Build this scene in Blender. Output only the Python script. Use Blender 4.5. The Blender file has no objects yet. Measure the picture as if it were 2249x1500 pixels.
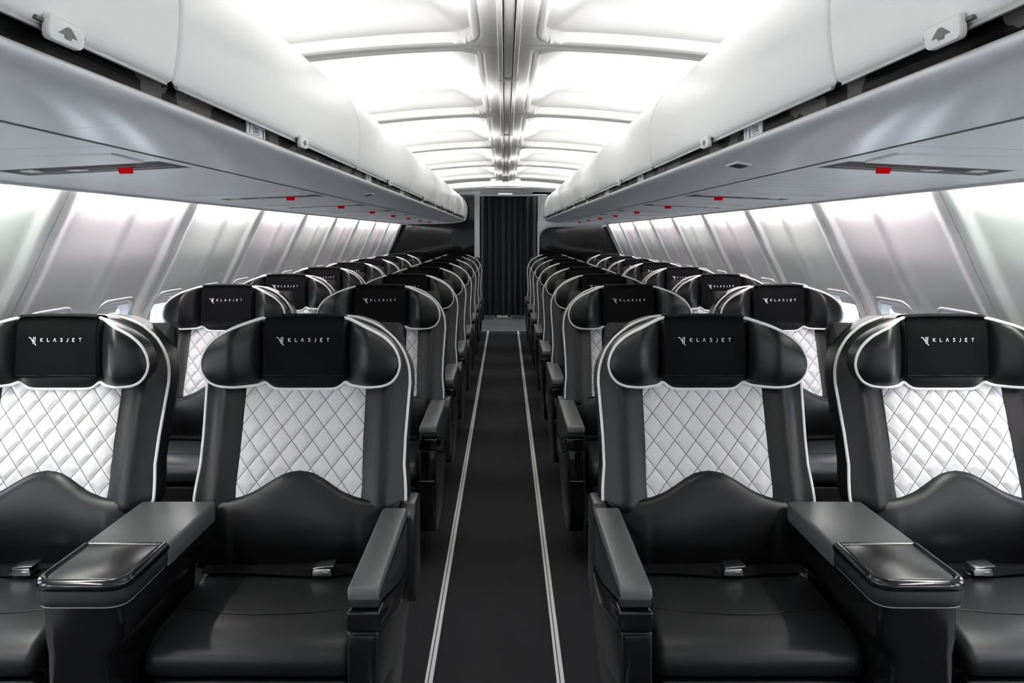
import bpy, math, random
from mathutils import Vector
random.seed(7)
SC = bpy.context.scene
COL = SC.collection
PI = math.pi

# ------------------------------------------------------------------ camera
HC = 1.407
cam_d = bpy.data.cameras.new('camera'); cam = bpy.data.objects.new('camera', cam_d); COL.objects.link(cam)
cam.location = (0, 0, HC); cam.rotation_euler = (PI/2, 0, 0)
cam_d.sensor_width = 36; cam_d.lens = 1695/2249*36
cam_d.shift_x = (1124.5-1108)/2249; cam_d.shift_y = -(750-516)/2249
cam_d.clip_start = 0.05; cam_d.clip_end = 100
SC.camera = cam
# ------------------------------------------------------------------ world, exposure
w = bpy.data.worlds.new('daylight'); SC.world = w; w.use_nodes = True
w.node_tree.nodes['Background'].inputs[0].default_value = (0.86, 0.93, 1.0, 1)
w.node_tree.nodes['Background'].inputs[1].default_value = 7.0
SC.view_settings.view_transform = 'Standard'; SC.view_settings.look = 'None'
SC.view_settings.exposure = 0.3; SC.view_settings.gamma = 1.0
SC.view_settings.use_curve_mapping = False
SC.cycles.use_denoising = True
SC.cycles.max_bounces = 10
SC.cycles.diffuse_bounces = 6
SC.cycles.sample_clamp_indirect = 6
# ------------------------------------------------------------------ cabin constants
BIN_Y = [-0.92, 0.60, 1.235, 2.76, 4.284, 5.808, 7.332, 8.856, 10.38]
ROWS = [2.31, 3.73, 4.74, 5.75, 6.75, 7.75, 8.75, 9.75]
SEAM0, PITCH = 2.545, 1.016
CEIL_X = 0.012
COVE_W, COVE_COL = 18.0, (1.0, 0.985, 0.96)
WASH_S = 90.0
def cove_lights():
    for i in range(len(BIN_Y)-1):
        a, b = BIN_Y[i], BIN_Y[i+1]
        for s in (-1, 1):
            ld = bpy.data.lights.new('cove_lamp', 'AREA'); ld.shape = 'RECTANGLE'
            ld.size = 0.10; ld.size_y = (b-a)*0.94
            ld.energy = COVE_W*(b-a)/1.524; ld.color = COVE_COL
            o = bpy.data.objects.new('cove_lamp', ld); COL.objects.link(o)
            o.location = (s*0.88, (a+b)/2, 1.922)
            d = Vector((-s*0.12, 0, 1.0)).normalized()
            o.rotation_euler = (-d).to_track_quat('Z', 'Y').to_euler()
            o['kind'] = 'helper'
cove_lights()

# ------------------------------------------------------------------ materials
def mat(name, col, rough=0.5, metal=0.0, coat=0.0, spec=0.5, emis=None, es=0, bump=None, noise=None):
    m = bpy.data.materials.new(name); m.use_nodes = True
    nt = m.node_tree; b = nt.nodes['Principled BSDF']
    b.inputs['Base Color'].default_value = (*col, 1)
    b.inputs['Roughness'].default_value = rough
    b.inputs['Metallic'].default_value = metal
    b.inputs['Specular IOR Level'].default_value = spec
    if coat: b.inputs['Coat Weight'].default_value = coat; b.inputs['Coat Roughness'].default_value = 0.12
    if emis: b.inputs['Emission Color'].default_value = (*emis, 1); b.inputs['Emission Strength'].default_value = es
    tc = None
    if bump or noise:
        tc = nt.nodes.new('ShaderNodeTexCoord')
    if bump:
        sc, st, dist = bump
        n = nt.nodes.new('ShaderNodeTexNoise'); n.inputs['Scale'].default_value = sc; n.inputs['Detail'].default_value = 3
        bp = nt.nodes.new('ShaderNodeBump'); bp.inputs['Strength'].default_value = st; bp.inputs['Distance'].default_value = dist
        nt.links.new(tc.outputs['Object'], n.inputs['Vector']); nt.links.new(n.outputs['Fac'], bp.inputs['Height'])
        nt.links.new(bp.outputs['Normal'], b.inputs['Normal'])
    if noise:
        sc, c2 = noise
        n = nt.nodes.new('ShaderNodeTexNoise'); n.inputs['Scale'].default_value = sc; n.inputs['Detail'].default_value = 4
        mx = nt.nodes.new('ShaderNodeMix'); mx.data_type = 'RGBA'
        mx.inputs[6].default_value = (*col, 1); mx.inputs[7].default_value = (*c2, 1)
        nt.links.new(tc.outputs['Object'], n.inputs['Vector'])
        cr = nt.nodes.new('ShaderNodeMapRange'); cr.inputs[1].default_value = 0.35; cr.inputs[2].default_value = 0.65
        nt.links.new(n.outputs['Fac'], cr.inputs[0]); nt.links.new(cr.outputs[0], mx.inputs[0])
        nt.links.new(mx.outputs[2], b.inputs['Base Color'])
    return m
M = {}
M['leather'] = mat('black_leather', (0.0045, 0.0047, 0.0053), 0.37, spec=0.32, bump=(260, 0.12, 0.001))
M['leather_pad_lit'] = mat('black_leather_lit_pad', (0.074, 0.0745, 0.076), 0.38, spec=0.6, bump=(260, 0.12, 0.001))  # same leather lightened: ceiling light on upward faces put into the colour
M['leather_seat_lit'] = mat('black_leather_lit_seat', (0.0095, 0.0097, 0.0105), 0.38, spec=0.4, bump=(260, 0.12, 0.001))  # same leather a little lighter: light on the cushion put into the colour
M['leather_side'] = mat('black_leather_shaded_side', (0.018, 0.0185, 0.020), 0.38, spec=0.45, bump=(260, 0.12, 0.001))  # pad leather again, darkened: shade on the side faces is in the colour
M['cloth'] = mat('black_cloth', (0.0035, 0.0035, 0.004), 0.95, spec=0.12, bump=(900, 0.3, 0.001))
M['pipe'] = mat('white_piping', (0.82, 0.79, 0.77), 0.5)
M['thread'] = mat('black_thread', (0.03, 0.03, 0.032), 0.5)
M['gloss'] = mat('gloss_black', (0.006, 0.006, 0.007), 0.13, spec=0.5)
M['satin'] = mat('satin_black', (0.010, 0.010, 0.011), 0.3, spec=0.5)
M['matteblack'] = mat('matte_black', (0.006, 0.006, 0.007), 0.6, spec=0.3)
M['tray'] = mat('tray_black', (0.012, 0.012, 0.013), 0.33, spec=0.5)
M['lettering'] = mat('white_lettering', (0.85, 0.85, 0.85), 0.6)
M['chrome'] = mat('brushed_steel', (0.55, 0.55, 0.56), 0.22, metal=1.0)
M['steel_dark'] = mat('dark_steel', (0.12, 0.12, 0.12), 0.35, metal=0.8)
M['wall'] = mat('sidewall_panel', (0.80, 0.80, 0.79), 0.42, spec=0.4)
M['seam'] = mat('dark_seam', (0.10, 0.10, 0.11), 0.7)
M['bin'] = mat('bin_white', (0.74, 0.74, 0.73), 0.30, spec=0.5)
M['valance'] = mat('valance_shaded', (0.55, 0.562, 0.592), 0.27, spec=0.5)  # bin plastic made darker and bluer: underside shade painted into the colour
M['psu'] = mat('service_panel_shaded', (0.60, 0.61, 0.635), 0.38, spec=0.5)  # same plastic again, with the bluish underside shade in its colour
M['slot'] = mat('dark_grey_slot', (0.022, 0.022, 0.024), 0.6, spec=0.2)
M['slot_bar'] = mat('slot_bar', (0.10, 0.10, 0.105), 0.5, spec=0.3)
M['bar'] = mat('grey_bar', (0.28, 0.28, 0.29), 0.35)
M['red'] = mat('red_tag', (0.60, 0.0, 0.002), 0.7, spec=0.05)
M['clear'] = mat('frosted_clip', (0.55, 0.56, 0.57), 0.2)
M['ceiling'] = mat('ceiling_white', (0.72, 0.72, 0.715), 0.7, spec=0.12)
M['ceiling_frame_shade'] = mat('ceiling_frame_shaded', (0.42, 0.42, 0.415), 0.5, spec=0.25)  # ceiling white darkened: shade on the ribs and spine painted in
M['rail'] = mat('ceiling_rail', (0.34, 0.34, 0.34), 0.35, spec=0.4)
M['carpet'] = mat('charcoal_carpet', (0.013, 0.013, 0.0145), 0.95, spec=0.08, bump=(700, 0.8, 0.002), noise=(900, (0.031, 0.031, 0.033)))
M['track'] = mat('track_metal', (0.78, 0.78, 0.76), 0.45)
M['galley_floor'] = mat('galley_floor', (0.10, 0.10, 0.10), 0.5, noise=(400, (0.14, 0.14, 0.14)))
M['curtain'] = mat('black_curtain', (0.022, 0.023, 0.027), 0.8, spec=0.3, bump=(500, 0.3, 0.001))
M['mirrorblack'] = mat('lacquered_black', (0.003, 0.003, 0.003), 0.045, spec=0.4)
M['trim'] = mat('white_trim', (0.66, 0.66, 0.65), 0.4)
M['placard'] = mat('placard', (0.62, 0.62, 0.68), 0.4)
M['ink'] = mat('black_ink', (0.01, 0.01, 0.015), 0.5)
M['grey_ink'] = mat('grey_ink', (0.10, 0.10, 0.10), 0.5)
M['bezel'] = mat('window_bezel', (0.62, 0.63, 0.65), 0.3)
M['shade'] = mat('window_shade', (0.60, 0.60, 0.60), 0.5)
M['wash'] = mat('wash_diffuser', (0.9, 0.9, 0.9), 0.5, emis=(1.0, 0.985, 0.96), es=WASH_S)
M['wash_rose'] = mat('wash_diffuser_rose', (0.9, 0.9, 0.9), 0.5, emis=(1.0, 0.88, 0.925), es=WASH_S)
M['wash_green'] = mat('wash_diffuser_green', (0.9, 0.9, 0.9), 0.5, emis=(0.93, 1.0, 0.90), es=WASH_S)
M['sign'] = mat('lit_sign', (0.8, 0.8, 0.8), 0.5, emis=(1, 1, 1), es=0.8)

def glass():
    m = bpy.data.materials.new('window_glass'); m.use_nodes = True; nt = m.node_tree
    nt.nodes.clear()
    o = nt.nodes.new('ShaderNodeOutputMaterial'); t = nt.nodes.new('ShaderNodeBsdfTransparent'); g = nt.nodes.new('ShaderNodeBsdfGlossy')
    g.inputs['Roughness'].default_value = 0.02; t.inputs[0].default_value = (0.93, 0.96, 0.97, 1)
    lw = nt.nodes.new('ShaderNodeLayerWeight'); pw = nt.nodes.new('ShaderNodeMath'); pw.operation = 'POWER'; pw.inputs[1].default_value = 5.0
    nt.links.new(lw.outputs['Facing'], pw.inputs[0])
    f = nt.nodes.new('ShaderNodeMath'); f.operation = 'MULTIPLY_ADD'; f.inputs[1].default_value = 0.7; f.inputs[2].default_value = 0.04
    nt.links.new(pw.outputs[0], f.inputs[0])
    mx = nt.nodes.new('ShaderNodeMixShader')
    nt.links.new(f.outputs[0], mx.inputs[0]); nt.links.new(t.outputs[0], mx.inputs[1]); nt.links.new(g.outputs[0], mx.inputs[2])
    nt.links.new(mx.outputs[0], o.inputs[0]); return m
M['glass'] = glass()

QX, QZ = 0.0625, 0.0755
def quilt_mat():
    m = mat('quilted_white', (0.62, 0.60, 0.60), 0.42, spec=0.4); nt = m.node_tree; b = nt.nodes['Principled BSDF']
    tc = nt.nodes.new('ShaderNodeTexCoord'); sp = nt.nodes.new('ShaderNodeSeparateXYZ'); nt.links.new(tc.outputs['Object'], sp.inputs[0])
    def math_(op, a, c):
        n = nt.nodes.new('ShaderNodeMath'); n.operation = op
        for i, v in enumerate((a, c)):
            if v is None: continue
            if isinstance(v, (int, float)): n.inputs[i].default_value = v
            else: nt.links.new(v, n.inputs[i])
        return n.outputs[0]
    x = math_('DIVIDE', sp.outputs[0], QX); z = math_('DIVIDE', sp.outputs[2], QZ)
    ds = []
    for op in ('ADD', 'SUBTRACT'):
        u = math_('ADD', math_(op, x, z), 100.0)
        f = math_('FRACT', u, None); d = math_('ABSOLUTE', math_('SUBTRACT', f, 0.5), None)
        ds.append(d)
    d = math_('MAXIMUM', ds[0], ds[1])          # 0.5 on a line
    st = nt.nodes.new('ShaderNodeMapRange'); st.inputs[1].default_value = 0.474; st.inputs[2].default_value = 0.486
    nt.links.new(d, st.inputs[0])
    mx = nt.nodes.new('ShaderNodeMix'); mx.data_type = 'RGBA'
    mx.inputs[6].default_value = (0.64, 0.615, 0.615, 1); mx.inputs[7].default_value = (0.07, 0.06, 0.065, 1)
    nt.links.new(st.outputs[0], mx.inputs[0]); nt.links.new(mx.outputs[2], b.inputs['Base Color'])
    return m
M['quilt'] = quilt_mat()

def wood_mat():
    m = mat('black_wood_veneer', (0.01, 0.01, 0.01), 0.45, spec=0.03); nt = m.node_tree; b = nt.nodes['Principled BSDF']
    tc = nt.nodes.new('ShaderNodeTexCoord'); mp = nt.nodes.new('ShaderNodeMapping'); mp.inputs['Scale'].default_value = (1, 2.2, 260)
    n = nt.nodes.new('ShaderNodeTexNoise'); n.inputs['Scale'].default_value = 2.0; n.inputs['Detail'].default_value = 5
    nt.links.new(tc.outputs['Object'], mp.inputs[0]); nt.links.new(mp.outputs[0], n.inputs['Vector'])
    mr = nt.nodes.new('ShaderNodeMapRange'); mr.inputs[1].default_value = 0.5; mr.inputs[2].default_value = 0.72
    nt.links.new(n.outputs['Fac'], mr.inputs[0])
    mx = nt.nodes.new('ShaderNodeMix'); mx.data_type = 'RGBA'
    mx.inputs[6].default_value = (0.002, 0.002, 0.002, 1); mx.inputs[7].default_value = (0.018, 0.0175, 0.017, 1)
    nt.links.new(mr.outputs[0], mx.inputs[0])
    # grey marbled patches of the veneer
    mp2 = nt.nodes.new('ShaderNodeMapping'); mp2.inputs['Scale'].default_value = (1, 8.0, 16)
    n2 = nt.nodes.new('ShaderNodeTexNoise'); n2.inputs['Scale'].default_value = 1.0; n2.inputs['Detail'].default_value = 2
    nt.links.new(tc.outputs['Object'], mp2.inputs[0]); nt.links.new(mp2.outputs[0], n2.inputs['Vector'])
    mr2 = nt.nodes.new('ShaderNodeMapRange'); mr2.inputs[1].default_value = 0.555; mr2.inputs[2].default_value = 0.561
    nt.links.new(n2.outputs['Fac'], mr2.inputs[0])
    mx2 = nt.nodes.new('ShaderNodeMix'); mx2.data_type = 'RGBA'; mx2.inputs[7].default_value = (0.075, 0.070, 0.068, 1)
    nt.links.new(mr2.outputs[0], mx2.inputs[0]); nt.links.new(mx.outputs[2], mx2.inputs[6])
    nt.links.new(mx2.outputs[2], b.inputs['Base Color'])
    return m
M['veneer'] = wood_mat()

# ------------------------------------------------------------------ mesh helpers
def mk_mesh(name, V, F, m, ang=35, mi=None):
    me = bpy.data.meshes.new(name)
    me.from_pydata([tuple(v) for v in V], [], F)
    ms = m if isinstance(m, (list, tuple)) else [m]
    for q in ms: me.materials.append(q)
    if mi:
        for p, k in zip(me.polygons, mi): p.material_index = k
    import bmesh
    bm = bmesh.new(); bm.from_mesh(me); bmesh.ops.recalc_face_normals(bm, faces=bm.faces); bm.to_mesh(me); bm.free()
    for p in me.polygons: p.use_smooth = True
    me.set_sharp_from_angle(angle=math.radians(ang))
    me.update()
    return me
def link(name, me, parent=None, loc=(0, 0, 0)):
    o = bpy.data.objects.new(name, me); COL.objects.link(o); o.location = loc
    if parent: o.parent = parent
    return o
def obj(name, V, F, m, parent=None, ang=35, mi=None):
    return link(name, mk_mesh(name, V, F, m, ang, mi), parent)
def thing(name, label, cat, loc=(0, 0, 0), group=None):
    o = bpy.data.objects.new(name, None); COL.objects.link(o); o.location = loc
    o.empty_display_size = 0.1
    o['label'] = label; o['category'] = cat
    if group: o['group'] = group
    return o
def tag(o, label, cat, group=None):
    o['label'] = label; o['category'] = cat
    if group: o['group'] = group
    return o
def struct(o, label=None):
    o['kind'] = 'structure'
    if label: o['label'] = label
    return o
class G:
    def __init__(s): s.V = []; s.F = []
    def add(s, V, F):
        k = len(s.V); s.V += [tuple(v) for v in V]; s.F += [tuple(i+k for i in f) for f in F]; return s
    def box(s, x0, x1, y0, y1, z0, z1, b=0.0):
        if b <= 0:
            V = [(x, y, z) for x in (x0, x1) for y in (y0, y1) for z in (z0, z1)]
            F = [(0, 1, 3, 2), (4, 6, 7, 5), (0, 4, 5, 1), (2, 3, 7, 6), (0, 2, 6, 4), (1, 5, 7, 3)]
            return s.add(V, F)
        pr = [(x0, z0), (x1, z0), (x1, z1), (x0, z1)]
        return s.add(*loft(round_poly(pr, b, 3), y0, y1, b, 3, lambda a, c, t: (a, t, c)))
    def tube(s, path, r, n=8, closed=False): return s.add(*tube(path, r, n, closed))
    def mesh(s, name, m, ang=35): return mk_mesh(name, s.V, s.F, m, ang)
    def build(s, name, m, parent=None, ang=35): return link(name, s.mesh(name, m, ang), parent)
def round_poly(P, r, n=4):
    out = []; N = len(P)
    for i in range(N):
        p0, p, p1 = Vector(P[i-1]), Vector(P[i]), Vector(P[(i+1) % N])
        rr = r[i] if isinstance(r, (list, tuple)) else r
        a = (p0-p); b = (p1-p); la, lb = a.length, b.length
        if rr <= 1e-6 or la < 1e-6 or lb < 1e-6: out.append(tuple(p)); continue
        a.normalize(); b.normalize()
        ang = math.acos(max(-1, min(1, a.dot(b))))
        if ang > 3.05: out.append(tuple(p)); continue
        t = min(rr/math.tan(ang/2), la*0.49, lb*0.49)
        A = p+a*t; B = p+b*t
        for k in range(n+1):
            u = k/n
            q = A*(1-u)**2 + p*2*u*(1-u) + B*u*u
            out.append(tuple(q))
    return out
def inset_poly(P, d):
    N = len(P); area = sum(P[i][0]*P[(i+1) % N][1]-P[(i+1) % N][0]*P[i][1] for i in range(N))
    sg = 1 if area > 0 else -1; out = []
    for i in range(N):
        a, p, b = Vector(P[i-1]), Vector(P[i]), Vector(P[(i+1) % N])
        e1 = (p-a); e2 = (b-p)
        if e1.length < 1e-9: e1 = e2.copy()
        if e2.length < 1e-9: e2 = e1.copy()
        e1.normalize(); e2.normalize()
        n = Vector((-(e1.y+e2.y), e1.x+e2.x))
        if n.length < 1e-6: n = Vector((-e1.y, e1.x))
        n.normalize()
        c = max(0.5, n.dot(Vector((-e1.y, e1.x))))
        q = p+n*sg*d/c
        out.append((q.x, q.y))
    return out
def loft(P, t0, t1, r, n, f, extra=None):
    """sweep closed 2D profile P from t0 to t1 with rounded ends; f(a,b,t)->xyz"""
    sts = []
    if r > 0:
        for k in range(n+1):
            an = PI/2*k/n; sts.append((t0+r*(1-math.cos(an))*1.0, r*(1-math.sin(an))))
        for k in range(n, -1, -1):
            an = PI/2*k/n; sts.append((t1-r*(1-math.cos(an)), r*(1-math.sin(an))))
        sts = [(t, o) for t, o in sts]
    else: sts = [(t0, 0), (t1, 0)]
    if extra:
        mid = len(sts)//2
        sts = sts[:mid]+[(t, 0) for t in extra]+sts[mid:]
    V = []; F = []; N = len(P)
    for t, o in sts:
        Q = inset_poly(P, o) if o > 1e-7 else P
        V += [f(a, b, t) for a, b in Q]
    for k in range(len(sts)-1):
        for i in range(N):
            j = (i+1) % N
            F.append((k*N+i, k*N+j, (k+1)*N+j, (k+1)*N+i))
    F.append(tuple(range(N-1, -1, -1))); F.append(tuple((len(sts)-1)*N+i for i in range(N)))
    return V, F
def tube(path, r, n=8, closed=False):
    P = [Vector(p) for p in path]; V = []; F = []; N = len(P)
    up = None
    for i, p in enumerate(P):
        if closed: t = P[(i+1) % N]-P[i-1]
        else: t = P[min(i+1, N-1)]-P[max(i-1, 0)]
        t.normalize()
        if up is None:
            up = Vector((0, 1, 0)) if abs(t.y) < 0.9 else Vector((1, 0, 0))
        up = (up-t*up.dot(t)).normalized(); sd = t.cross(up)
        for k in range(n):
            a = 2*PI*k/n; V.append(p+up*math.cos(a)*r+sd*math.sin(a)*r)
    R = N if closed else N-1
    for i in range(R):
        for k in range(n):
            a = i*n+k; b = i*n+(k+1) % n; c = ((i+1) % N)*n+(k+1) % n; d = ((i+1) % N)*n+k
            F.append((a, b, c, d))
    if not closed:
        F.append(tuple(range(n))); F.append(tuple((N-1)*n+k for k in range(n-1, -1, -1)))
    return V, F
def grid(nu, nv, f, wrap=False):
    V = [f(i, j) for i in range(nu) for j in range(nv)]
    F = [(i*nv+j, (i+1)*nv+j, (i+1)*nv+j+1, i*nv+j+1) for i in range(nu-1) for j in range(nv-1)]
    return V, F
def slab(nu, nv, fr, bk):
    """two grids joined round their border: fr(i,j), bk(i,j)"""
    V1, F1 = grid(nu, nv, fr); V2, F2 = grid(nu, nv, bk); n = len(V1)
    F = F1+[tuple(reversed([a+n for a in f])) for f in F2]
    bd = [(i, 0) for i in range(nu)]+[(nu-1, j) for j in range(1, nv)]+[(i, nv-1) for i in range(nu-2, -1, -1)]+[(0, j) for j in range(nv-2, 0, -1)]
    ids = [i*nv+j for i, j in bd]
    for k in range(len(ids)):
        a, b = ids[k], ids[(k+1) % len(ids)]
        F.append((a, b, b+n, a+n))
    return V1+V2, F
def interp(T, x):
    if x <= T[0][0]: return T[0][1]
    for (a, p), (b, q) in zip(T, T[1:]):
        if x <= b:
            t = (x-a)/(b-a); return p+(q-p)*t
    return T[-1][1]
def sm(a, b, x):
    t = max(0, min(1, (x-a)/(b-a))); return t*t*(3-2*t)
def catmull(P, n=6, closed=False):
    P = [Vector(p) for p in P]; N = len(P); out = []
    R = N if closed else N-1
    for i in range(R):
        if closed: p0, p1, p2, p3 = P[i-1], P[i], P[(i+1) % N], P[(i+2) % N]
        else: p0, p1, p2, p3 = P[max(i-1, 0)], P[i], P[i+1], P[min(i+2, N-1)]
        for k in range(n):
            t = k/n
            out.append(0.5*((2*p1)+(p2-p0)*t+(2*p0-5*p1+4*p2-p3)*t*t+(3*p1-p0-3*p2+p3)*t**3))
    if not closed: out.append(P[-1])
    return out

# ================================================================== SETTING
def wallX(z):   # inner face of the sidewall at height z (distance from centre line)
    return interp([(0, 1.61), (0.1, 1.66), (0.3, 1.69), (0.5, 1.710), (0.7, 1.720), (0.95, 1.712), (1.06, 1.680), (1.149, 1.635), (1.236, 1.592), (1.311, 1.556), (1.395, 1.521), (1.484, 1.478), (1.559, 1.442), (1.66, 1.43)], z)
Y_FRONT, Y_END = -1.2, 10.95
def relief(y):
    t = ((y-SEAM0)/PITCH) % 1.0; d0 = min(t, 1-t)
    inn = 0.014*(1-sm(0.038, 0.115, d0)) + 0.010*(1-sm(0.012, 0.095, abs(t-0.5)))
    if d0 < 0.0035: inn -= 0.014
    return inn
WIN_T = (0.25, 0.735); WZ0, WZ1 = 0.66, 1.14
WHW, WHH = 0.142, 0.205
def build_wall(s, name):
    ts = [0, 0.003, 0.004, 0.02, 0.045, 0.06, 0.055, 0.07, 0.08, 0.0875, 0.095, 0.10, 0.12, 0.145]
    for c in WIN_T:
        a, b = c-WHW/PITCH, c+WHW/PITCH
        ts += [a, (a+c)/2, c, (b+c)/2, b]
    ts += [0.40, 0.415, 0.43, 0.445, 0.46, 0.48, 0.5, 0.52, 0.54, 0.555, 0.57, 0.585, 0.60] + [1-t for t in (0.003, 0.004, 0.02, 0.045, 0.055, 0.06, 0.07, 0.08, 0.0875, 0.095, 0.10, 0.12)]
    ts = sorted(set(round(t, 5) for t in ts)); ys = []
    k = -4
    while SEAM0+k*PITCH < Y_END+0.05:
        for t in ts:
            y = SEAM0+(k+t)*PITCH
            if Y_FRONT <= y <= Y_END+0.05: ys.append((y, t, k))
        k += 1
    zc = (WZ0+WZ1)/2
    zs = [0, 0.05, 0.12, 0.2, 0.3, 0.4, 0.5, 0.6, zc-WHH, 0.78, 0.84, zc, 0.96, 1.02, zc+WHH, 1.14, 1.18, 1.22, 1.26, 1.3, 1.34, 1.38, 1.42, 1.46, 1.5, 1.54, 1.56, 1.6, 1.66]
    V = []
    for y, t, k in ys:
        r = relief(y)
        for z in zs: V.append((s*(wallX(z)-r*sm(0.3, 0.6, z)), y, z))
    F = []; nz = len(zs)
    wins = []
    for i in range(len(ys)-1):
        tm = (ys[i][1]+ys[i+1][1])/2 if ys[i+1][1] > ys[i][1] else 0
        iw = any(abs(tm-c) < WHW/PITCH for c in WIN_T)
        for j in range(nz-1):
            zm = (zs[j]+zs[j+1])/2
            if iw and abs(zm-zc) < WHH: continue
            F.append((i*nz+j, (i+1)*nz+j, (i+1)*nz+j+1, i*nz+j+1))
    return struct(obj(name, V, F, M['wall'], ang=28))
build_wall(-1, 'wall_left'); build_wall(1, 'wall_right')

def window_meshes(s):
    zc = (WZ0+WZ1)/2
    def ring(hw, hh, r, off, n=6):
        P = round_poly([(-hw, -hh), (hw, -hh), (hw, hh), (-hw, hh)], r, n)
        return [(s*(wallX(zc+b)+off), a, zc+b) for a, b in P]
    def rings(L, m, name, cap=False):
        V = []; F = []; N = len(L[0])
        for q in L: V += q
        for k in range(len(L)-1):
            for i in range(N):
                j = (i+1) % N; F.append((k*N+i, k*N+j, (k+1)*N+j, (k+1)*N+i))
        if cap: F.append(tuple(range(N)))
        return mk_mesh(name, V, F, m, 40)
    fr = rings([ring(0.172, 0.240, 0.085, 0.004), ring(0.166, 0.234, 0.083, -0.006), ring(0.156, 0.224, 0.08, -0.009), ring(0.150, 0.218, 0.078, -0.004),
                ring(0.140, 0.207, 0.072, 0.012), ring(0.136, 0.202, 0.070, 0.026), ring(0.133, 0.198, 0.068, 0.028), ring(0.130, 0.194, 0.066, 0.050), ring(0.128, 0.192, 0.066, 0.060)], M['bezel'], 'window_frame')
    gl = rings([ring(0.130, 0.194, 0.066, 0.046)], M['glass'], 'pane', cap=True)
    # shade, drawn a little way down
    sh = G()
    V = []; zt = zc+0.196; zb = zt-0.030
    for z in (zb, zt):
        for y in (-0.10, 0.10): V.append((s*(wallX(z)+0.034), y, z))
    for z in (zb, zt):
        for y in (-0.10, 0.10): V.append((s*(wallX(z)+0.039), y, z))
    sh.add(V, [(0, 1, 3, 2), (4, 6, 7, 5), (0, 4, 5, 1), (2, 3, 7, 6), (0, 2, 6, 4), (1, 5, 7, 3)])
    return fr, gl, sh.mesh('window_shade', M['shade'])
wn = 0
for s in (-1, 1):
    fr, gl, sh = window_meshes(s)
    k = -1
    while True:
        done = True
        for c in WIN_T:
            y = SEAM0+(k+c)*PITCH
            if y+0.2 > Y_END: continue
            done = False; wn += 1
            o = struct(link('window_%d' % wn, fr)); o.location = (0, y, 0)
            g = link('pane', gl, o); h = link('window_shade', sh, o)
        k += 1
        if done or k > 12: break

# floor
g = G(); g.box(-1.66, 1.66, Y_FRONT, 11.25, -0.06, 0.0); struct(g.build('floor', M['carpet']))
g = G()
g.box(-0.22, 0.16, 6.795, 6.80, 0.0, 0.0012); g.box(-0.8, -0.255, 6.56, 6.565, 0, 0.0012); g.box(0.195, 0.8, 6.56, 6.565, 0, 0.0012)
struct(g.build('trim_1', M['matteblack']))
for k, (x, nm) in enumerate(((-0.238, 'trim_2'), (0.174, 'trim_3'))):
    g = G(); x1 = x+(0.012 if k else 0)
    # slightly toed as in the photo
    V = []; sl = 0.0025 if k else 0.0
    def xx(y): return x+sl*(y-1.5)
    for (o0, o1, zz) in ((-0.012, -0.0035, 0.006), (0.0, 0.012, 0.006),):
        g.add([(xx(0.2)+o0, 0.2, 0), (xx(0.2)+o1, 0.2, 0), (xx(11.24)+o1, 11.24, 0), (xx(11.24)+o0, 11.24, 0),
               (xx(0.2)+o0, 0.2, zz), (xx(0.2)+o1, 0.2, zz), (xx(11.24)+o1, 11.24, zz), (xx(11.24)+o0, 11.24, zz)],
              [(0, 3, 2, 1), (4, 5, 6, 7), (0, 1, 5, 4), (1, 2, 6, 5), (2, 3, 7, 6), (3, 0, 4, 7)])
    a = g.build(nm, M['track']); struct(a)
    g = G()
    for (o0, o1) in ((-0.016, -0.012), (-0.0035, 0.0), (0.012, 0.016)):
        g.add([(xx(0.2)+o0, 0.2, 0.0), (xx(0.2)+o1, 0.2, 0.0), (xx(11.24)+o1, 11.24, 0.0), (xx(11.24)+o0, 11.24, 0.0),
               (xx(0.2)+o0, 0.2, 0.0035), (xx(0.2)+o1, 0.2, 0.0035), (xx(11.24)+o1, 11.24, 0.0035), (xx(11.24)+o0, 11.24, 0.0035)],
              [(0, 3, 2, 1), (4, 5, 6, 7), (0, 1, 5, 4), (1, 2, 6, 5), (2, 3, 7, 6), (3, 0, 4, 7)])
    g.build('edge_strip', M['matteblack'], a)
g = G(); g.box(-1.6, 1.6, 11.25, 13.6, -0.06, 0.004); struct(g.build('floor_galley', M['galley_floor']))

# ceiling with coffered pockets
def ceilZ(x, y, want_sd=False):
    ax = abs(x-CEIL_X); zb = HC+0.655-0.085*ax*ax
    t = (y-(2.665-1.524*4)) % 1.524; d = min(t, 1.524-t)      # distance to rib centre line
    ry = d-0.048; rx = ax-0.112
    R = 0.085
    if y > 9.30: ry = min(ry, -0.01)
    qx, qy = R-rx, R-ry
    if qx > 0 and qy > 0: sd = R-math.hypot(qx, qy)
    else: sd = min(rx, ry)
    if want_sd: return sd
    dep = 0.034*sm(0.0, 0.014, sd)+0.060*sm(0.02, 0.16, sd)+0.02*sm(0.12, 0.5, sd)
    bead = -0.008*math.exp(-((sd+0.003)/0.006)**2)+0.007*math.exp(-((sd+0.017)/0.006)**2)
    groove = 0.006*math.exp(-(d/0.006)**2) if y < 9.35 else 0
    return zb+dep+bead+groove
xs = []
x = 0
while x < 0.08: xs.append(x); x += 0.02
while x < 0.15: xs.append(x); x += 0.0035
while x < 0.27: xs.append(x); x += 0.008
while x < 1.12: xs.append(x); x += 0.03
xs.append(1.12)
xs = sorted([CEIL_X-a for a in xs[1:]]+[CEIL_X+a for a in xs])
ys = []; y = -1.2
while y < 9.36:
    ys.append(y); t = (y-(2.665-1.524*4)) % 1.524; d = min(t, 1.524-t)
    y += 0.0035 if d < 0.075 else (0.015 if d < 0.22 else 0.05)
ys.append(9.36)
V, F = grid(len(ys), len(xs), lambda i, j: (xs[j], ys[i], ceilZ(xs[j], ys[i])))
mi = []
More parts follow.
